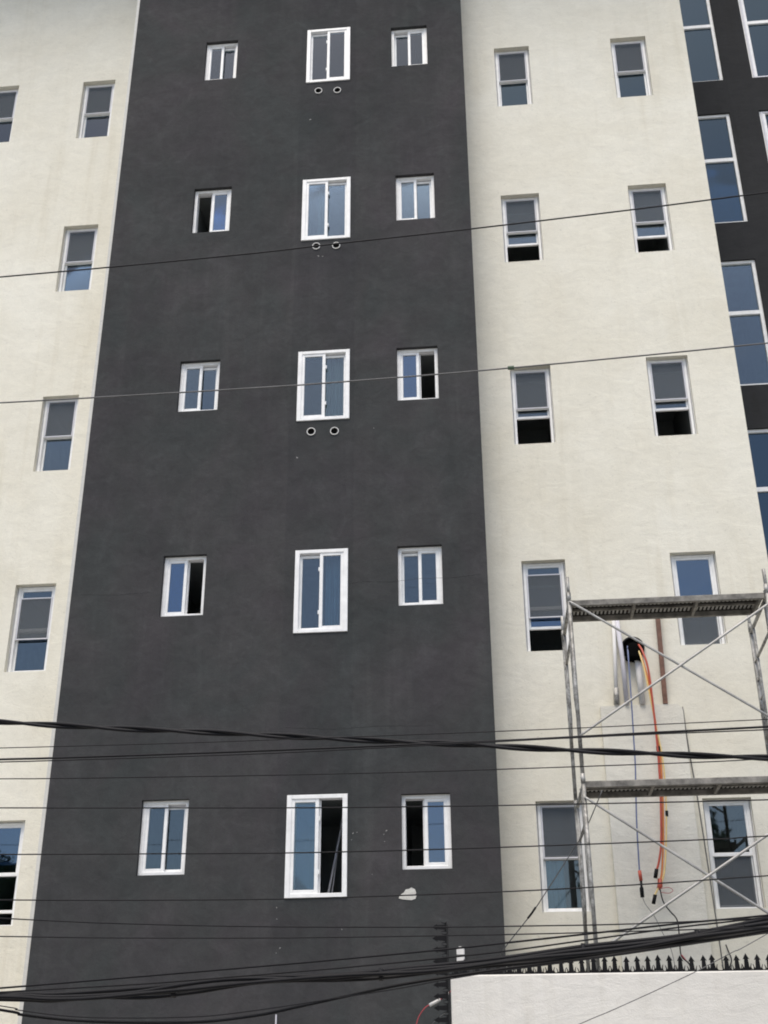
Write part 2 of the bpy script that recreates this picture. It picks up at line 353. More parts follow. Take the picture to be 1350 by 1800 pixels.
def hung(rc, yw, raised=0.0, screen=True, low=False, drop=0.0, curt=None, gu='glass', glw='glass'):
    """single hung window: outer upper sash, inner lower sash that slides up, mesh screen over the upper half"""
    x0, x1, z0, z1 = rc; w, h = x1 - x0, z1 - z0
    win = empty('sash_window', (x0, yw, z0), B)
    rec = 0.075; fw = 0.052
    rect_frame(0.0, w, 0.0, h, rec, rec + 0.095, fw, wb=0.022, wt=0.040).build('frame', M['vinyl'], win)
    rect_frame(0.014, w - 0.014, 0.008, h - 0.012, rec + 0.0, rec + 0.05, 0.001).build('glazing_bead', M['vinyl'], win)
    mz = h * 0.475
    sash(win, fw - 0.006, w - fw + 0.006, mz, h - 0.036, rec + 0.014, 0.034, M[gu], wb=0.042)
    sash(win, fw + 0.0, w - fw - 0.0, 0.020 + raised, mz + 0.036 + raised, rec + 0.052, 0.026, M[glw], wb=0.036, wt=0.036)
    if screen:
        sc_ = rect_frame(fw + 0.004, w - fw - 0.004, mz + 0.006 - drop, h - 0.042 - drop, rec + 0.001, rec + 0.011, 0.017).build('screen_frame', M['alu'], win)
        MB().box(fw + 0.02, w - fw - 0.02, rec + 0.007, rec + 0.0075, mz + 0.02 - drop, h - 0.057 - drop).build('insect_screen', M['screen'], win)
    if low:
        rect_frame(fw + 0.004, w - fw - 0.004, 0.014, mz + 0.02, rec + 0.030, rec + 0.040, 0.014).build('screen_frame', M['vinyl'], win)
        MB().box(fw + 0.016, w - fw - 0.016, rec + 0.036, rec + 0.0365, 0.026, mz + 0.008).build('insect_screen', M['screen'], win)
    if curt:
        a, b, m = curt; curtain_mb(w * a, w * b, 0.02, h * 0.5 if len(curt) < 4 else h, rec + 0.15, 4, 0.012).build('curtain', M[m], win)
    room(w, h, 0.22, win); return win

def tall(rc, yw, mz, step=0.0, g='glass_d'):
    x0, x1, z0, z1 = rc; w, h = x1 - x0, z1 - z0
    win = empty('tall_window', (x0, yw, z0), B); rec = 0.03; fw = 0.055
    rect_frame(0, w, 0, h, rec, rec + 0.08, fw + step, wb=0.04, wt=0.05).build('frame', M['vinyl'], win)
    MB().bbox(fw + step, w - fw - step, rec + 0.004, rec + 0.07, mz - 0.035, mz + 0.035).build('transom', M['vinyl'], win)
    if step: rect_frame(step * 0.6, w - step * 0.6, 0.015, h - 0.015, rec - 0.012, rec + 0.001, 0.03).build('trim', M['alu'], win)
    pane_mb(fw + step - 0.005, w - fw - step + 0.005, 0.035, mz - 0.03, rec + 0.035).build('pane', M[g], win)
    pane_mb(fw + step - 0.005, w - fw - step + 0.005, mz + 0.03, h - 0.045, rec + 0.035).build('pane', M[g], win)
    room(w, h, 0.22, win, 2.2); return win

# opening rectangles (x0, x1, z0, z1) measured per window, top floor first
WB = [(-4.043, -3.536, 15.991, 16.801), (-4.046, -3.489, 13.012, 13.829), (-4.047, -3.496, 10.013, 10.811), (-4.059, -3.512, 7.088, 7.907), (-4.083, -3.535, 3.996, 4.836)]
WC = [(-2.430, -1.754, 15.762, 16.872), (-2.432, -1.730, 12.734, 13.843), (-2.422, -1.722, 9.762, 10.845), (-2.384, -1.724, 6.797, 7.892), (-2.398, -1.707, 3.715, 4.842)]
WD = [(-1.117, -0.561, 15.973, 16.794), (-1.076, -0.519, 12.993, 13.817), (-1.091, -0.542, 10.000, 10.825), (-1.111, -0.564, 7.104, 7.894), (-1.103, -0.550, 3.994, 4.823)]
WA = [(-6.227, -5.690, 15.567, 16.781), (-6.215, -5.677, 12.575, 13.797), (-6.176, -5.654, 9.544, 10.748), (-6.195, -5.649, 6.654, 7.856), (-6.200, -5.671, 3.564, 4.777)]
WL = [(-7.871, -7.315, 15.603, 16.824), (-7.871, -7.315, 12.603, 13.820)]
WE = [(0.477, 1.028, 15.574, 16.806), (0.442, 1.005, 12.585, 13.814), (0.422, 0.974, 9.576, 10.796), (0.417, 0.968, 6.666, 7.880), (0.412, 0.963, 3.597, 4.833)]
WF = [(2.309, 2.859, 15.572, 16.823), (2.307, 2.860, 12.607, 13.837), (2.272, 2.830, 9.591, 10.830), (2.278, 2.841, 6.673, 7.903), (2.312, 2.861, 3.596, 4.815)]
YW, YR = 0.588, 1.954
XL, XR, XC = -5.206, -0.014, 3.468

facade('charcoal_wall', XL, XR, 0, 20.6, 0.0, WB + WC + WD, M['dark'])
facade('cream_wall', -16.0, XL - 0.0455, 0, ROOF, YW, WL + WA, M['cream'])
facade('cream_wall', XR, XC, 0, ROOF, YW, WE + WF, M['cream'])
WG = []; WH = []
for k in range(6):
    dz = -3.0 * k
    if 17.13 + dz > 1.5:
        WG.append((3.60, 4.322, 17.130 + dz, 19.400 + dz)); WH.append((4.795, 5.62, 17.130 + dz, 19.400 + dz))
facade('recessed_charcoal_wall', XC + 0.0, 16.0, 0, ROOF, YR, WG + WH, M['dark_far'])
MB().add([(XC, YW, 0), (XC, YR, 0), (XC, YR, ROOF), (XC, YW, ROOF)], [(0, 1, 2, 3)]).build('return_wall', M['cream'], B)
MB().add([(XR, 0, 0), (XR, YW, 0), (XR, YW, 20.6), (XR, 0, 20.6)], [(0, 1, 2, 3)]).build('return_wall', M['dark'], B)
# unpainted plaster arris down the left corner of the charcoal bay
MB().box(XL - 0.045, XL, 0.003, YW + 0.3, 0, 20.6).build('corner_bead', M['bead'], B)
# body, parapet and an unseen overhang added to darken the upper walls
MB().box(-16.0, 16.0, 2.6 + 1.8, 14.0, 0, ROOF).build('rear_block', M['cream'], B)
MB().box(-16.0, -15.98, YW, 4.4, 0, ROOF).build('end_wall', M['cream'], B)
MB().box(15.98, 16.0, YR, 4.4, 0, ROOF).build('end_wall', M['cream'], B)
MB().box(-16.3, 16.3, 0.62, 14.3, ROOF, ROOF + 0.22).build('roof_slab', M['roofm'], B)
MB().box(-16.2, XC - 0.01, -0.95, 0.6, 20.6, 20.82).build('shading_eave', M['roofm'], B)

for rc, (fr, op) in zip(WB, [('L', 0), ('R', 1), ('L', 0), ('L', 1), ('L', 0)]): slider(rc, 0.0, fr, op, gl='glass_b' if op else 'glass')
cs = [(0.0, 0.5, 'curtain'), (0.25, 0.5, 'curtain'), (0.5, 1.0, 'curtain'), (0.55, 1.0, 'curtain_b'), None]
for rc, (fr, op), c in zip(WC, [('R', 0), ('L', 0), ('L', 0), ('R', 0), ('L', 1)], cs): slider(rc, 0.0, fr, op, flush=True, curt=c)
for rc, (fr, op) in zip(WD, [('R', 0), ('L', 0), ('L', 1), ('R', 0), ('R', 1)]): slider(rc, 0.0, fr, op, gl='glass_b' if op else 'glass')
for i, rc in enumerate(WA): hung(rc, YW, raised=0.0 if i != 4 else 0.14, screen=i != 4, drop=0.12 if i == 3 else 0.0, gu='glass_b' if i == 4 else 'glass')
for rc in WL: hung(rc, YW)
hung(WE[0], YW, curt=(0.08, 0.5, 'curtain_b'), glw='glass_d')
hung(WE[1], YW, raised=0.36)
hung(WE[2], YW, raised=0.44)
hung(WE[3], YW, raised=0.31, drop=0.12, glw='glass_b')
hung(WE[4], YW, curt=(0.08, 0.52, 'curtain_b'))
hung(WF[0], YW, glw='glass_d')
hung(WF[1], YW, raised=0.33)
hung(WF[2], YW, raised=0.44)
hung(WF[3], YW, screen=False, low=True, gu='glass_b')
hung(WF[4], YW, screen=False, low=True)
for i, rc in enumerate(WG): tall(rc, YR, 1.305, g='glass' if i == 2 else 'glass_d')
for rc in WH: tall(rc, YR, 1.305, step=0.045)

wl = [o for o in B.children if o.name.startswith('sliding_window') and abs(o.location.x + 2.398) < .002 and abs(o.location.z - 3.715) < .002][0]
MB().tube([(0.40, 0.45, 0.0), (0.60, 0.55, 1.12)], 0.012, 8).build('leaning_rod', M['alu'], wl)
MB().tube([(0.44, 0.50, 0.0), (0.57, 0.60, 1.12)], 0.008, 8).build('leaning_rod', M['alu'], wl)
# kitchen vent sleeves under the middle windows, three floors
for (x, z) in [(-2.234, 15.584), (-1.945, 15.566), (-2.213, 12.624), (-1.928, 12.611), (-2.223, 9.595), (-1.916, 9.585)]:
    vs = MB().ring((0, 0), 0.057, 0.048, -0.014, 0.02, 24).build('vent_sleeve', M['pvc'], B, smooth=False, loc=(x, 0, z))
    mb = MB(); mb.add([(0.046 * math.cos(a * math.pi / 10), -0.004, 0.046 * math.sin(a * math.pi / 10)) for a in range(20)], [tuple(range(20))]); mb.build('vent_shade_disc', M['hole'], vs)  # flat black disc: the shade inside the sleeve as colour

# chipped paint showing the plaster
def blob(cx, cz, rx, rz, y, mat, n=26, rough=0.28, name='paint_chip', seed=1, parent=None, th=0.004, tail=None):
    rnd = random.Random(seed); pts = []; ph = [rnd.uniform(0, 6.28) for _ in range(5)]
    for i in range(n):
        a = 2 * math.pi * i / n; r = 1 + rough * sum(math.sin((j + 2) * a + ph[j]) / (j + 1.5) for j in range(5))
        if tail and math.cos(a - tail) > 0.86: r *= 1.45
        pts.append((cx + rx * r * math.cos(a), cz + rz * r * math.sin(a)))
    mb = MB(); k = len(pts)
    mb.v = [(p[0], y - th, p[1]) for p in pts] + [(cx + (p[0] - cx) * 1.03, y + 0.002, cz + (p[1] - cz) * 1.03) for p in pts]
    mb.f = [tuple(range(k))] + [(i, i + k, (i + 1) % k + k, (i + 1) % k) for i in range(k)]
    return mb.build(name, mat, parent or B)
pts = [(-1.140, 3.690), (-1.128, 3.722), (-1.085, 3.748), (-1.062, 3.782), (-1.030, 3.786), (-1.000, 3.800), (-0.962, 3.782), (-0.948, 3.742), (-0.958, 3.728), (-0.944, 3.718), (-0.958, 3.682), (-1.00, 3.668), (-1.045, 3.672), (-1.10, 3.678)]
mb = MB(); k = len(pts); mb.v = [(a, -0.005, b) for a, b in pts] + [(a, 0.002, b) for a, b in pts]; mb.f = [tuple(range(k))[::-1]] + [(i, i + k, (i + 1) % k + k, (i + 1) % k) for i in range(k)]
mb.build('plaster_patch', M['bare'], B)
for i, (x, z, r) in enumerate([(-1.645, 4.40, .014), (-1.60, 4.41, .010), (-1.27, 4.42, .016), (-1.30, 4.38, .010), (-1.66, 4.33, .008), (-1.29, 4.30, .008), (-2.48, 3.62, .012), (-2.475, 3.50, .009),
                              (-2.35, 15.02, .022), (-2.40, 9.22, .020), (-1.40, 9.60, .010), (-2.43, 3.20, .013), (-2.47, 3.15, .008), (-1.43, 3.95, .007), (-1.76, 3.38, .010), (-2.18, 12.45, .020), (-2.12, 12.44, .014)]):
    blob(x, z, r * 0.6, r * 0.45, 0.0, M['bare_old'], 12, 0.5, 'paint_chip', 20 + i, th=0.002)
# shrinkage cracks in the charcoal render
for i, P in enumerate([[(-1.78, 7.42), (-1.5, 7.44), (-1.2, 7.42), (-0.8, 7.45), (-0.45, 7.44), (-0.1, 7.47)], [(-2.46, 5.64), (-1.9, 5.60), (-1.3, 5.62), (-0.7, 5.6)], [(-5.1, 7.43), (-4.6, 7.40), (-4.2, 7.42)]]):
    MB().tube([(a, -0.0005, b) for a, b in P], 0.0018, 4).build('hairline_crack', M['blackg'], B)
# faint lime stains under the second row sleeves and short shrink cracks
MB().box(-2.452, -2.438, -0.03, -0.002, 2.2, 2.535).build('drain_pipe', M['pvc_l'], B)

# ---------------------------------------------------------------- service chase on the right cream wall
yc = 0.525
mb = MB(); x0, x1, zt, r = 1.236, 2.205, 5.925, 0.10
prof = [(x0, 0.0), (x1, 0.0)] + [(x1 - r + r * math.cos(a), zt - r + r * math.sin(a)) for a in [i * math.pi / 2 / 8 for i in range(9)]] + [(x0 + 0.01, zt)]
k = len(prof); mb.v = [(p[0], yc, p[1]) for p in prof] + [(p[0], YW + 0.01, p[1]) for p in prof]
mb.f = [tuple(range(k))] + [(i, i + k, (i + 1) % k + k, (i + 1) % k) for i in range(k)]
mb.build('service_chase', M['panel'], B)
hl = MB(); n = 32; cx, cz, rr = 1.70, 6.655, 0.135
MB().ring((cx, cz), rr + 0.006, rr - 0.012, YW - 0.035, YW + 0.02, 36).build('duct_sleeve', M['black'], B)
MB().add([(cx + rr * math.cos(2 * math.pi * i / n), YW - 0.003, cz + rr * math.sin(2 * math.pi * i / n)) for i in range(n)], [tuple(range(n))]).build('duct_shade_disc', M['hole'], B)  # black disc on the wall face, painted shade of the duct interior
MB().tube([(1.70, YW - 0.02, 6.66), (1.70, YW - 0.05, 6.60), (1.695, YW - 0.065, 6.50), (1.69, YW - 0.065, 6.475)], [0.085, 0.10, 0.10, 0.098], 20).build('duct_collar', M['hole'], B, smooth=True)

def pipe(name, pts, r, mat, label, cat, group=None, n=12, sub=None):
    o = MB().tube(pts, r, n).build(name, mat, None, smooth=True); tag(o, label, cat, group); return o
pipe('conduit', [(1.50, .53, 7.12), (1.47, .53, 6.5), (1.437, .53, 5.93)], 0.022, M['pvc'], 'thin white conduit on the cream wall, leftmost of those entering the grey chase', 'conduit', 'conduits above the grey chase')
MB().tube([(1.452, .53, 6.14), (1.440, .53, 5.935)], 0.034, 10).build('conduit_coupling', M['galv'], bpy.data.objects['conduit'], smooth=True)
pipe('conduit', [(1.53, .525, 7.12), (1.56, .525, 6.5), (1.560, .525, 5.93)], 0.028, M['pvc_l'], 'wide lavender grey conduit just left of the black duct hole', 'conduit', 'conduits above the grey chase')
pipe('conduit', [(1.735, .525, 6.56), (1.742, .525, 5.93)], 0.037, M['pvc'], 'short fat cream conduit directly below the black duct hole', 'conduit', 'conduits above the grey chase')
bt = MB().box(-0.026, 0.026, -0.02, 0.03, 0, 1.20).build('wooden_batten', M['wood'], None, loc=(2.012, .535, 5.93)); bt.rotation_euler = (0, math.radians(1.2), 0)
tag(bt, 'brown wooden batten standing upright on the grey chase right of the hoses', 'batten')

def hose(name, pts, r, mat, label, cat, y=0.40, dy=None):
    P = [(x, y - (0.02 if i > 1 else (-0.10 if i == 0 else -0.02)) , z) for i, (x, z) in enumerate(pts)]
    root = MB().tube(spline(P, 6), r, 10).build(name, mat, None, smooth=True); tag(root, label, cat, 'hoses hanging from the duct hole'); return root
hb = hose('hose', [(1.632, 6.654), (1.618, 6.438), (1.599, 5.912), (1.583, 5.468), (1.570, 5.135), (1.527, 4.553), (1.504, 3.992), (1.508, 3.90)], 0.009, M['blue'], 'thin blue hose hanging from the duct hole, leftmost of the hoses', 'hose')
MB().tube([(1.505, .38, 3.99), (1.511, .38, 3.88)], 0.020, 10).build('connector', M['red'], hb, smooth=True)
MB().tube([(1.511, .38, 3.88), (1.510, .38, 3.82), (1.509, .38, 3.80), (1.509, .38, 3.705)], [0.013, 0.013, 0.023, 0.021], 10).build('plug', M['black'], hb, smooth=True)
hr = hose('hose', [(1.765, 6.663), (1.795, 6.539), (1.834, 6.288), (1.844, 5.731), (1.841, 5.259), (1.819, 4.802), (1.772, 4.295), (1.725, 4.079), (1.690, 3.988)], 0.0125, M['red'], 'thick red hose curving down from the duct hole to a black plug', 'hose', y=0.39)
MB().tube([(1.692, .37, 4.00), (1.668, .37, 3.905)], 0.022, 10).build('plug', M['black'], hr, smooth=True)
ho = hose('hose', [(1.748, 6.635), (1.78, 6.468), (1.827, 6.147), (1.858, 5.595), (1.868, 5.259), (1.846, 4.801), (1.805, 4.357), (1.752, 3.987), (1.72, 3.88)], 0.011, M['orange'], 'orange hose running beside the red hose on the chase', 'hose', y=0.42)
MB().tube([(1.722, .40, 3.90), (1.712, .40, 3.82), (1.69, .40, 3.79)], [0.028, 0.030, 0.018], 10).build('connector', M['red'], ho, smooth=True)
hy = hose('hose', [(1.736, 6.65), (1.765, 6.504), (1.800, 6.218), (1.850, 5.663), (1.888, 5.258), (1.880, 4.8), (1.828, 4.294), (1.778, 3.986), (1.735, 3.865), (1.675, 3.775), (1.645, 3.72)], 0.010, M['yellow'], 'pale yellow hose, rightmost, ending in the lowest black plug', 'hose', y=0.41)
MB().tube([(1.650, .39, 3.73), (1.622, .39, 3.635)], 0.021, 10).build('plug', M['black'], hy, smooth=True)
MB().tube([(1.852, .385, 5.38), (1.852, .385, 5.33)], 0.024, 8).build('cable_tie', M['black'], hr)
MB().tube([(1.872, .39, 4.64), (1.868, .39, 4.58)], 0.017, 8).build('cable_tie', M['black'], hy)

def wire(name, pts, r, mat, label, cat, group=None, per=6, n=6, parent=None):
    o = MB().tube(spline(pts, per), r, n).build(name, mat, parent, smooth=True)
    if parent is None: tag(o, label, cat, group)
    return o
wire('wire', [(1.708, .40, 3.805), (1.729, .38, 3.654), (1.792, .38, 3.551), (1.854, .36, 3.455), (1.858, .36, 3.267), (1.857, .36, 3.093), (1.925, .33, 3.006), (1.937, .33, 2.909), (1.95, .33, 2.6)], 0.0075, M['rubber'], 'loose black wire dangling below the red and yellow plugs', 'wire')
wire('wire', [(1.860, .355, 3.10), (1.90, .345, 3.04), (1.945, .325, 2.95), (1.96, .325, 2.7)], 0.007, M['redwire'], 'short dark red wire beside the black one just above the spikes', 'wire')
wire('wire', [(1.509, .38, 3.70), (1.542, .38, 3.62), (1.616, .38, 3.507), (1.689, .38, 3.329), (1.761, .38, 3.153), (1.79, .38, 2.9)], 0.0035, M['wiregrey'], 'hair thin grey wire trailing from the blue hose plug', 'wire')
wire('wire', [(1.707, .39, 3.793), (1.801, .38, 3.803), (1.846, .38, 3.772), (1.80, .38, 3.743), (1.716, .39, 3.756)], 0.0035, M['redwire'], 'small loop of thin wire right of the red connector', 'wire')
wire('wire', [(2.213, YW - .012, 5.90), (2.223, YW - .012, 5.47), (2.262, YW - .012, 4.75), (2.30, YW - .012, 3.6), (2.315, YW - .012, 3.0), (2.32, YW - .012, 2.2)], 0.0065, M['wiregrey'], 'thin dark wire running down the cream wall right of the grey chase', 'wire')
wire('wire', [(2.373, YW - .02, 3.22), (2.389, YW - .03, 3.154), (2.412, YW - .03, 3.06), (2.38, YW - .03, 2.97), (2.37, YW - .02, 2.8)], 0.007, M['rubber'], 'short curled black wire end on the cream wall above the right hand spikes', 'wire')

# ---------------------------------------------------------------- small white lamp on the charcoal wall
sl = empty('wall_lamp', (-0.487, 0.0, 3.10)); tag(sl, 'small white round topped lamp fixed low on the charcoal wall near its right edge', 'wall lamp')
prof = [(-0.043, -0.075), (0.043, -0.075), (0.043, 0.04)] + [(0.043 * math.cos(a), 0.04 + 0.04 * math.sin(a)) for a in [i * math.pi / 8 for i in range(1, 8)]] + [(-0.043, 0.04)]
k = len(prof); mb = MB(); mb.v = [(p[0] * 0.9, -0.06, p[1] * 0.95) for p in prof] + [(p[0], -0.045, p[1]) for p in prof] + [(p[0], 0.0, p[1]) for p in prof]
mb.f = [tuple(range(k))] + [(i, i + k, (i + 1) % k + k, (i + 1) % k) for i in range(k)] + [(i + k, i + 2 * k, (i + 1) % k + 2 * k, (i + 1) % k + k) for i in range(k)]
mb.build('housing', M['pvc'], sl)
MB().box(-0.046, 0.046, -0.064, -0.002, -0.012, -0.004).build('seam', M['blackg'], sl)

# ---------------------------------------------------------------- boundary wall with security spikes
bw = empty('boundary_wall', (-0.505, -2.2, 0)); tag(bw, 'low white rendered boundary wall topped with black security spikes', 'wall')
ZT = 2.690
MB().bbox(0, 9.0, 0, 0.20, 0, ZT, 0.012).build('rendered_face', M['fence'], bw)
MB().box(-0.012, 9.0, 0.07, 0.11, ZT + 0.001, ZT + 0.014).build('spike_rail', M['blackm'], bw)
def spike_mesh():
    mb = MB()
    def plate(pts, y0=0.086, y1=0.094):
        k = len(pts); b = len(mb.v); mb.v += [(p[0], y0, p[1]) for p in pts] + [(p[0], y1, p[1]) for p in pts]
        mb.f.append(tuple(b + i for i in range(k))); mb.f.append(tuple(b + k + i for i in reversed(range(k))))
        for i in range(k): mb.f.append((b + i, b + k + i, b + k + (i + 1) % k, b + (i + 1) % k))
    plate([(-0.029, 0.0), (0.029, 0.0), (0.021, 0.030), (0.016, 0.088), (0.029, 0.084), (0.0, 0.134), (-0.029, 0.084), (-0.016, 0.088), (-0.021, 0.030)])
    for sx in (-1, 1):
        plate([(sx * 0.020, 0), (sx * 0.032, 0), (sx * 0.043, 0.050), (sx * 0.039, 0.050)] if sx > 0 else [(-0.032, 0), (-0.020, 0), (-0.039, 0.050), (-0.043, 0.050)])
        plate([(sx * 0.036 - 0.008, 0), (sx * 0.036 + 0.008, 0), (sx * 0.036, 0.026)])
    mb.box(-0.047, 0.047, 0.084, 0.096, 0.0, 0.006)
    return mb.mesh('spike', M['blackm'])
sm = spike_mesh()
for i in range(66): 
    o = link_mesh('spike', sm, bw, (0.04 + i * 0.0946, 0, ZT + 0.010), (random.uniform(-.08, .08), random.gauss(0, .03), random.uniform(-.15, .15)))
MB().box(-0.020, -0.013, 0.035, 0.045, 1.2, 3.12).build('side_spike_rail', M['blackm'], bw)
for i in range(19):
    o = link_mesh('spike', sm, bw, (-0.024, -0.05, 3.10 - i * 0.0965), (0, -math.pi / 2 + random.uniform(-.04, .04), 0))
# cable with joint sleeves leaving the wall end
cj = wire('wire', [(-0.86, -1.95, 2.20), (-0.83, -1.95, 2.313), (-0.804, -1.95, 2.378), (-0.751, -1.95, 2.444), (-0.70, -1.95, 2.472), (-0.61, -1.95, 2.512), (-0.533, -1.97, 2.562), (-0.49, -2.0, 2.60)], 0.005, M['redwire'], 'thin red electric wire with white sleeves at the end of the white wall', 'wire')
MB().tube([(-0.712, -1.95, 2.464), (-0.612, -1.95, 2.510)], 0.015, 10).build('joint_sleeve', M['pvc'], cj, smooth=True)
MB().tube([(-0.588, -1.95, 2.525), (-0.533, -1.97, 2.562)], 0.012, 10).build('joint_sleeve', M['pvc'], cj, smooth=True)
wire('wire', [(-0.72, -1.9, 2.27), (-0.693, -1.9, 2.311), (-0.63, -1.9, 2.367), (-0.568, -1.9, 2.404), (-0.52, -1.95, 2.43)], 0.0035, M['wiregrey'], 'thin grey wire below the red one at the end of the white wall', 'wire')

# ---------------------------------------------------------------- scaffold
sc = empty('scaffold', (0, 0, 0)); tag(sc, 'galvanised steel frame scaffold with two plank decks in front of the cream wall', 'scaffold')
YF, YB = -1.30, -0.12; XFl, XFr = 0.850, 2.945
R0 = 0.0215
def xb(x, side): return x + (-0.016 if side < 0 else 0.03)
joints = [0.05, 0.72, 2.66, 4.62, 6.60]
for x, sd in ((XFl, -1), (XFr, 1)):
    xr_ = xb(x, sd)
    for i in range(len(joints) - 1):
        z0, z1 = joints[i] + 0.01, joints[i + 1]
        MB().tube([(x, YF, z0), (x, YF, z1)], R0, 10).build('post', M['galv'], sc, smooth=True)
        MB().tube([(xr_, YB, z0), (xr_, YB, z1)], R0, 10).build('post', M['galv'], sc, smooth=True)
        for (px, py) in ((x, YF), (xr_, YB)): MB().tube([(px, py, z1 - 0.05), (px, py, z1 + 0.05)], R0 * 1.15, 10).build('coupling', M['galv'], sc, smooth=True)
        if z1 - z0 < 1: continue
        # end frame: head tube, lower rail with stubs, ladder rungs beside the rear post
        def L_(t): return (x + (xr_ - x) * t, YF + (YB - YF) * t)
        a, b = L_(0), L_(1)
        MB().tube([(a[0], a[1], z1 - 0.06), (b[0], b[1], z1 - 0.06)], R0 * 0.95, 8).build('transom', M['galv'], sc, smooth=True)
        fr = MB(); c1, c2 = L_(0.16), L_(0.84)
        fr.tube([(c1[0], c1[1], z1 - 0.08), (c1[0], c1[1], z0 + 0.9), (a[0], a[1] + 0.02, z0 + 0.62)], R0 * 0.75, 8)
        fr.tube([(c2[0], c2[1], z1 - 0.08), (c2[0], c2[1], z0 + 0.9), (b[0], b[1] - 0.02, z0 + 0.62)], R0 * 0.75, 8)
        fr.tube([(c1[0], c1[1], z1 - 0.42), (c2[0], c2[1], z1 - 0.42)], R0 * 0.75, 8)
        fr.build('inner_frame', M['galv'], sc, smooth=True)
        for q in range(4):
            zz = z1 - 0.42 - q * 0.22
            for (u, v) in ((a, c1), (b, c2)): MB().tube([(u[0], u[1], zz), (v[0], v[1], zz)], R0 * 0.55, 6).build('rung', M['galv'], sc, smooth=True)
    # spigots above the deck
    MB().tube([(x, YF, 6.60), (x, YF, 6.83)], R0 * 0.85, 10).build('spigot', M['galv'], sc, smooth=True)
    MB().tube([(xr_, YB, 6.60), (xr_, YB, 6.83)], R0 * 0.85, 10).build('spigot', M['galv'], sc, smooth=True)
    for (px, py) in ((x, YF), (xr_, YB)): MB().box(px - .07, px + .07, py - .07, py + .07, 0.002, 0.05).build('base_plate', M['galv'], sc)
def brace(za, zb, y=YF - 0.028, x0=XFl, x1=XFr):
    MB().tube([(x0, y, za), (x0 + .04, y, za + (zb - za) * .02), (x1 - .04, y, zb - (zb - za) * .02), (x1, y, zb)], [.010, .0135, .0135, .010], 8).build('cross_brace', M['brace'], sc, smooth=True)
brace(6.54, 5.07); brace(5.05, 6.42, YF - 0.05)
brace(4.43, 2.96); brace(2.95, 4.23, YF - 0.05)
def deck(zb, wd, tilt=0.0):
    x0, x1 = XFl + 0.01, XFr - 0.02; t = 0.055
    y0 = YF + 0.03; y1 = y0 + wd
    d = empty('deck', (0, 0, 0), sc)
    MB().bbox(x0, x1, y0, y0 + 0.035, zb, zb + 0.068, 0.006).build('side_rail', M['plank'], d)
    MB().bbox(x0, x1, y1 - 0.035, y1, zb, zb + 0.068, 0.006).build('side_rail', M['plank'], d)
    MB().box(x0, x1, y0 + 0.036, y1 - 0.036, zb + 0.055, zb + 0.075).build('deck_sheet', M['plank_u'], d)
    cb = MB().box(x0, x0 + 0.03, y0 + 0.036, y1 - 0.036, zb + 0.005, zb + 0.054).mesh('crossbar', M['plank'])
    for q in (0.0, 0.33, 0.655, 0.98): link_mesh('crossbar', cb, d, ((x1 - x0) * q * 0.995, 0, 0))
    pf = MB()
    for q in range(46):
        xx = x0 + 0.06 + (x1 - x0 - 0.12) * q / 45
        for yy in (y0 + 0.13, y1 - 0.13): pf.box(xx - 0.010, xx + 0.010, yy - 0.05, yy + 0.05, zb + 0.050, zb + 0.0545)
    pf.build('tread_lugs', M['brace'], d)['kind'] = 'stuff'
    mid = MB(); mid.box(x0 + .04, x1 - .04, (y0 + y1) / 2 - .012, (y0 + y1) / 2 + .012, zb + 0.030, zb + 0.054); mid.build('centre_rib', M['plank'], d)
    hk = MB()
    for xx in (x0 - 0.02, x1 + 0.0):
        for yy in (y0 + 0.02, y1 - 0.04): hk.box(xx, xx + 0.02, yy, yy + 0.02, zb + 0.01, zb + 0.10)
    hk.build('hook', M['galv'], d)
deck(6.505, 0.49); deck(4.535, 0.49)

# stay wire from the scaffold down to the charcoal corner
gw = wire('wire', [(-0.079, -0.03, 3.067), (0.005, -0.15, 3.173), (0.279, -0.4, 3.453), (0.452, -0.6, 3.658), (0.735, -0.95, 4.005), (0.854, -1.1, 4.159), (1.034, -1.3, 4.50)], 0.0055, M['wiregrey'], 'thin slack stay wire slanting from the lower scaffold deck to the charcoal wall corner', 'wire')
MB().tube([(0.235, -0.36, 3.408), (0.279, -0.4, 3.453), (0.32, -0.45, 3.503)], 0.011, 8).build('wire_sleeve', M['rubber'], gw, smooth=True)

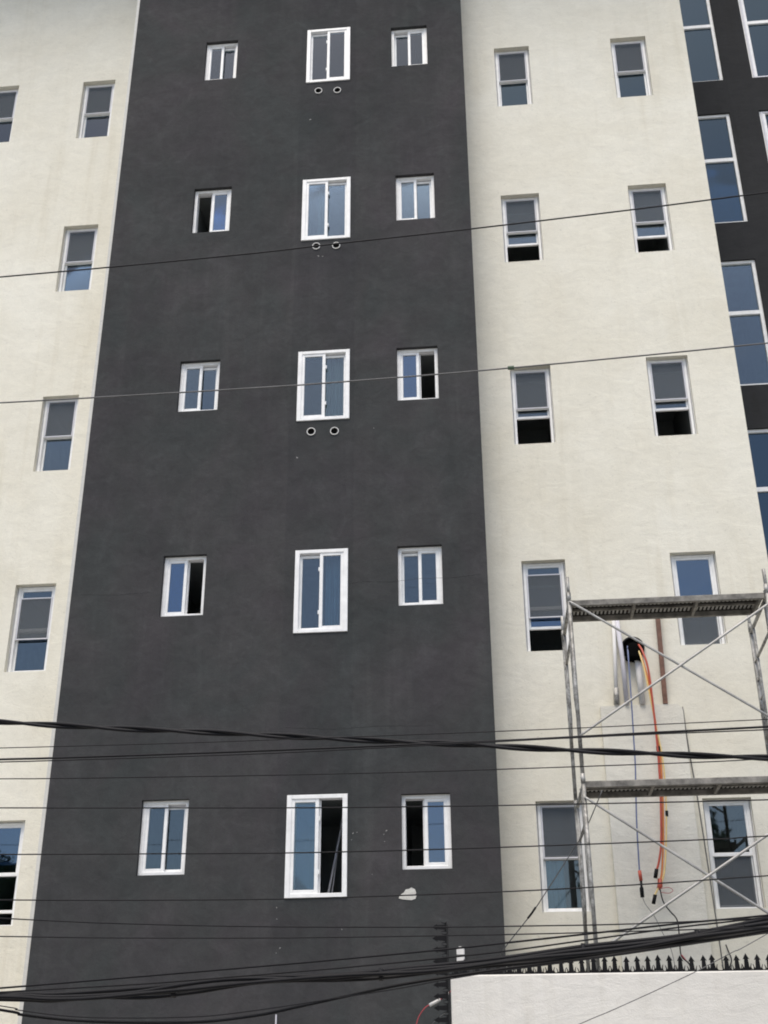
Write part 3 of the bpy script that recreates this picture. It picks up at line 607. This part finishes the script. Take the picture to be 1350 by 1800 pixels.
# ---------------------------------------------------------------- overhead cables along the street
CAB = [
    ('highest thin cable, sloping up to the right across the second row of windows', -7.00, 0.0052, [(-3.33,6.899), (-2.54,6.922), (-1.50,6.962), (-0.97,6.995), (-0.01,7.047), (1.11,7.121), (2.01,7.190)], 'rubber'),
    ('thin grey cable crossing the middle row of windows, second from the top', -7.00, 0.0050, [(-3.19,5.856), (-2.55,5.855), (-1.46,5.859), (-0.90,5.868), (-0.01,5.893), (1.07,5.939), (1.84,5.978)], 'wiregrey'),
    ('TW', -6.60, 0.0105, [(-3.06,3.786), (-2.69,3.752), (-2.21,3.712), (-1.91,3.690), (-1.44,3.652), (-0.92,3.608), (-0.25,3.556), (0.09,3.526), (0.49,3.492), (0.85,3.466), (1.17,3.441), (1.55,3.417)], 'rubber'),
    ('black cable rising gently just below the twisted one', -6.90, 0.0065, [(-2.90,3.467), (-2.55,3.465), (-1.38,3.469), (-0.07,3.482), (0.41,3.491), (0.88,3.502), (1.51,3.515)], 'rubber'),
    ('thin cable hugging the underside of the gently rising black cable', -6.93, 0.0036, [(-2.89,3.443), (-2.55,3.442), (-1.38,3.444), (-0.72,3.455), (-0.07,3.469), (0.40,3.478), (0.88,3.485), (1.50,3.490)], 'rubber'),
    ('hair thin wire crossing the foot of the twisted cable between it and the chase top', -6.90, 0.0028, [(-2.90,3.535), (-2.60,3.533), (-1.88,3.530), (-1.38,3.531), (-0.00,3.538), (0.73,3.546), (1.51,3.557)], 'rubber'),
    ('thin wire passing just above the lower scaffold deck', -6.90, 0.0032, [(-2.88,3.352), (-2.59,3.345), (-1.37,3.327), (-0.56,3.321), (0.08,3.321), (1.09,3.327), (1.48,3.334)], 'rubber'),
    ('thin wire crossing the heads of the lowest row of windows', -7.10, 0.0036, [(-2.77,3.137), (-1.32,3.098), (-0.86,3.087), (0.07,3.074), (1.01,3.067), (1.41,3.066)], 'rubber'),
    ('thin wire crossing the middle of the lowest row of windows', -7.10, 0.0036, [(-2.74,2.882), (-1.31,2.855), (-0.70,2.851), (0.05,2.855), (1.10,2.869), (1.38,2.879)], 'rubber'),
    ('thin wire just below the small windows of the lowest row, over the plaster patch', -7.10, 0.0036, [(-2.70,2.641), (-2.07,2.627), (-1.31,2.616), (-0.85,2.617), (0.04,2.629), (0.77,2.652), (1.35,2.679)], 'rubber'),
    ('thin sagging wire, upper of the two below the lowest windows', -7.10, 0.0036, [(-2.69,2.547), (-2.51,2.535), (-2.06,2.509), (-1.30,2.479), (-0.41,2.460), (0.03,2.456), (0.64,2.456), (1.32,2.471)], 'rubber'),
    ('thin nearly level wire, lower of the two below the lowest windows', -7.10, 0.0034, [(-2.68,2.454), (-2.06,2.436), (-1.30,2.422), (-0.85,2.418), (0.03,2.416), (0.61,2.420), (1.32,2.427)], 'rubber'),
    ('black cable rising to the right, uppermost above the thick bundle', -6.20, 0.0062, [(-3.00,2.278), (-2.66,2.299), (-1.47,2.374), (-0.96,2.408), (-0.30,2.456), (-0.03,2.479), (0.36,2.513), (0.63,2.537), (1.02,2.572), (1.50,2.606)], 'rubber'),
    ('black cable between the uppermost rising one and the thick bundle', -6.20, 0.0052, [(-3.00,2.255), (-2.14,2.289), (-1.47,2.328), (-0.96,2.360), (-0.30,2.410), (0.03,2.440), (0.49,2.492), (1.02,2.552), (1.50,2.596)], 'rubber'),
    ('BU', -6.00, 0.0125, [(-3.08,2.260), (-2.72,2.252), (-2.27,2.284), (-1.92,2.308), (-1.50,2.334), (-0.99,2.346), (-0.48,2.376), (-0.04,2.424), (0.70,2.497), (1.04,2.533), (1.37,2.581), (1.54,2.610)], 'rubber'),
    ('BU', -6.04, 0.0125, [(-3.06,2.244), (-2.71,2.233), (-2.25,2.259), (-1.91,2.295), (-1.50,2.324), (-0.98,2.320), (-0.48,2.360), (-0.04,2.400), (0.70,2.477), (1.03,2.512), (1.36,2.560), (1.53,2.583)], 'rubber'),
    ('BU', -5.96, 0.0120, [(-3.09,2.238), (-2.73,2.227), (-2.28,2.249), (-1.93,2.273), (-1.51,2.316), (-0.99,2.334), (-0.48,2.355), (-0.04,2.396), (0.70,2.467), (1.04,2.509), (1.37,2.548), (1.54,2.574)], 'rubber'),
    ('BU', -6.02, 0.0105, [(-3.07,2.268), (-2.86,2.249), (-2.26,2.225), (-1.91,2.255), (-1.50,2.297), (-0.99,2.312), (-0.48,2.339), (-0.04,2.377), (0.70,2.447), (1.03,2.486), (1.36,2.525), (1.53,2.547)], 'rubber'),
    ('BU', -6.07, 0.0115, [(-3.07,2.236), (-2.72,2.226), (-2.26,2.238), (-1.91,2.262), (-1.50,2.306), (-0.98,2.324), (-0.48,2.350), (-0.04,2.386), (0.70,2.457), (1.03,2.498), (1.36,2.537), (1.53,2.560)], 'rubber'),
    ('black cable sagging below the bundle at the bottom left', -5.90, 0.0095, [(-3.11,2.181), (-2.96,2.150), (-2.56,2.110), (-1.92,2.095), (-1.52,2.128), (-1.23,2.180), (-0.72,2.276), (-0.37,2.327), (-0.04,2.367), (0.20,2.392), (0.54,2.427), (0.88,2.468), (1.21,2.512), (1.55,2.556)], 'rubber'),
    ('thin grey wire accompanying the lowest dipping cable', -6.10, 0.0035, [(-3.03,2.188), (-2.91,2.162), (-2.50,2.118), (-1.87,2.112), (-1.48,2.143), (-1.03,2.200), (-0.64,2.251), (-0.36,2.296), (-0.04,2.338), (0.36,2.382), (0.85,2.440), (1.51,2.522)], 'rubber'),
]
def extend(P, far=14.0):
    P = [Vector(p) for p in P]; a = (P[0] - P[2]) / abs(P[0].x - P[2].x); b = (P[-1] - P[-3]) / abs(P[-1].x - P[-3].x)
    sa, sb = a.z, b.z
    L0 = [P[0] + Vector((-d, 0, sa * d + 0.0035 * d * d)) for d in (far, far * .6, far * .3, 1.2)]
    R_ = [P[-1] + Vector((d, 0, sb * d + 0.0035 * d * d)) for d in (1.2, far * .3, far * .6, far)]
    return L0 + P + R_
bundle = None
for lab, y, r, pts, mt in CAB:
    P = extend([(x, y, z) for x, z in pts])
    if lab == 'TW':
        root = empty('twisted_cable', (0, y, 3.6)); tag(root, 'thick black cable of two twisted strands falling slightly to the right', 'cable', 'overhead cables')
        path = spline(P, 14); s_ = 0.0; acc = [0.0]
        for i in range(1, len(path)): acc.append(acc[-1] + (path[i] - path[i - 1]).length)
        for q in (0, 1):
            pp = [p + Vector((0, math.cos(2 * math.pi * acc[i] / 0.95 + q * math.pi), math.sin(2 * math.pi * acc[i] / 0.95 + q * math.pi))) * r * 0.95 for i, p in enumerate(path)]
            o = MB().tube(pp, r, 8).build('strand', M[mt], root, smooth=True); o.location = (0, -y, -3.6)
        continue
    if lab == 'BU':
        if bundle is None:
            bundle = empty('cable_bundle', (0, 0, 0)); tag(bundle, 'thick bundle of black telephone cables rising to the right above the spiked wall', 'cable bundle', 'overhead cables')
        path = spline(P, 8); ph = random.uniform(0, 6)
        pp = [p + Vector((0, 0.012 * math.cos(p.x * 5 + ph), 0.005 * math.sin(p.x * 6 + ph))) for p in path]
        MB().tube(pp, r, 8).build('strand', M[mt], bundle, smooth=True); continue
    o = MB().tube(spline(P, 6), r, 6).build('cable', M[mt], None, smooth=True); tag(o, lab, 'cable', 'overhead cables')
    if 'middle row' in lab: MB().tube([(0.185, y, 5.902), (0.225, y, 5.903)], 0.013, 8).build('clamp', simple('green_clamp', (0.06, 0.10, 0.06)), o)
# lashing ties round the bundle
for x, z in ((-2.0, 2.262), (-0.75, 2.338), (0.45, 2.46), (1.12, 2.525)):
    MB().tube([(x - .012, -6.0, z), (x + .012, -6.0, z)], 0.036, 8).build('lashing', M['rubber'], bundle, smooth=True)
o = MB().tube(spline([(-0.6, -2.6, 1.75), (0.48, -2.6, 2.215), (0.90, -2.6, 2.376), (1.52, -2.6, 2.627), (1.89, -2.6, 2.797), (2.21, -2.6, 2.945), (4.5, -2.6, 4.1), (8.0, -2.6, 6.0)], 6), 0.0042, 6).build('cable', M['wiregrey'], None, smooth=True)
tag(o, 'thin grey cable slanting up to the right in front of the white spiked wall', 'cable', 'overhead cables')

# ---------------------------------------------------------------- trees across the street (seen mirrored in the low window panes)
leafm = simple('leaf_green', (0.05, 0.085, 0.03), 0.7, var=0.5, scale=1.2); barkm = simple('bark', (0.09, 0.07, 0.05), 0.9, var=0.3, scale=6, bump=0.6)
def tree(x, y, h, rad, label, seed):
    rnd = random.Random(seed); t = empty('street_tree', (x, y, 0)); tag(t, label, 'tree', 'trees across the street')
    tk = MB(); tk.tube([(0, 0, 0), (0.1, 0.05, h * .25), (0.0, 0.1, h * .5), (0.1, 0, h * .8)], [.22, .17, .12, .04], 10)
    cl = []
    for i in range(9):
        a = rnd.uniform(0, 6.28); q = rnd.uniform(.3, 1) * rad * .75; zz = h * rnd.uniform(.38, .86)
        c = Vector((math.cos(a) * q, math.sin(a) * q, zz)); cl.append((c, rad * rnd.uniform(.35, .55)))
        tk.tube([(0.03, 0.07, h * rnd.uniform(.3, .5)), tuple(c * .5 + Vector((0, 0, h * .22))), tuple(c)], [.08, .05, .02], 6)
    tk.build('trunk', barkm, t, smooth=True); lv = MB()
    for i in range(14000):
        c, r = cl[rnd.randrange(9)]; d = Vector((rnd.gauss(0, 1), rnd.gauss(0, 1), rnd.gauss(0, .8))).normalized() * r * rnd.uniform(.35, 1.08) ; p = c + d
        u = Vector((rnd.gauss(0, 1), rnd.gauss(0, 1), rnd.gauss(0, 1))).normalized(); w = u.orthogonal().normalized(); s_ = rnd.uniform(.10, .20)
        lv.add([p - u * s_, p + w * s_ * .5, p + u * s_, p - w * s_ * .5], [(0, 1, 2, 3)])
    o = lv.build('crown', leafm, t); o['kind'] = 'stuff'
tree(4.5, -27, 11.0, 3.8, 'tall dense tree across the street, mirrored in the lowest right window', 3)
tree(-6.9, -26, 9.7, 2.0, 'small tree across the street, mirrored in the lowest middle window', 5)
tree(-15.5, -25, 9.6, 3.0, 'broad tree across the street, mirrored in the lowest left window', 8)
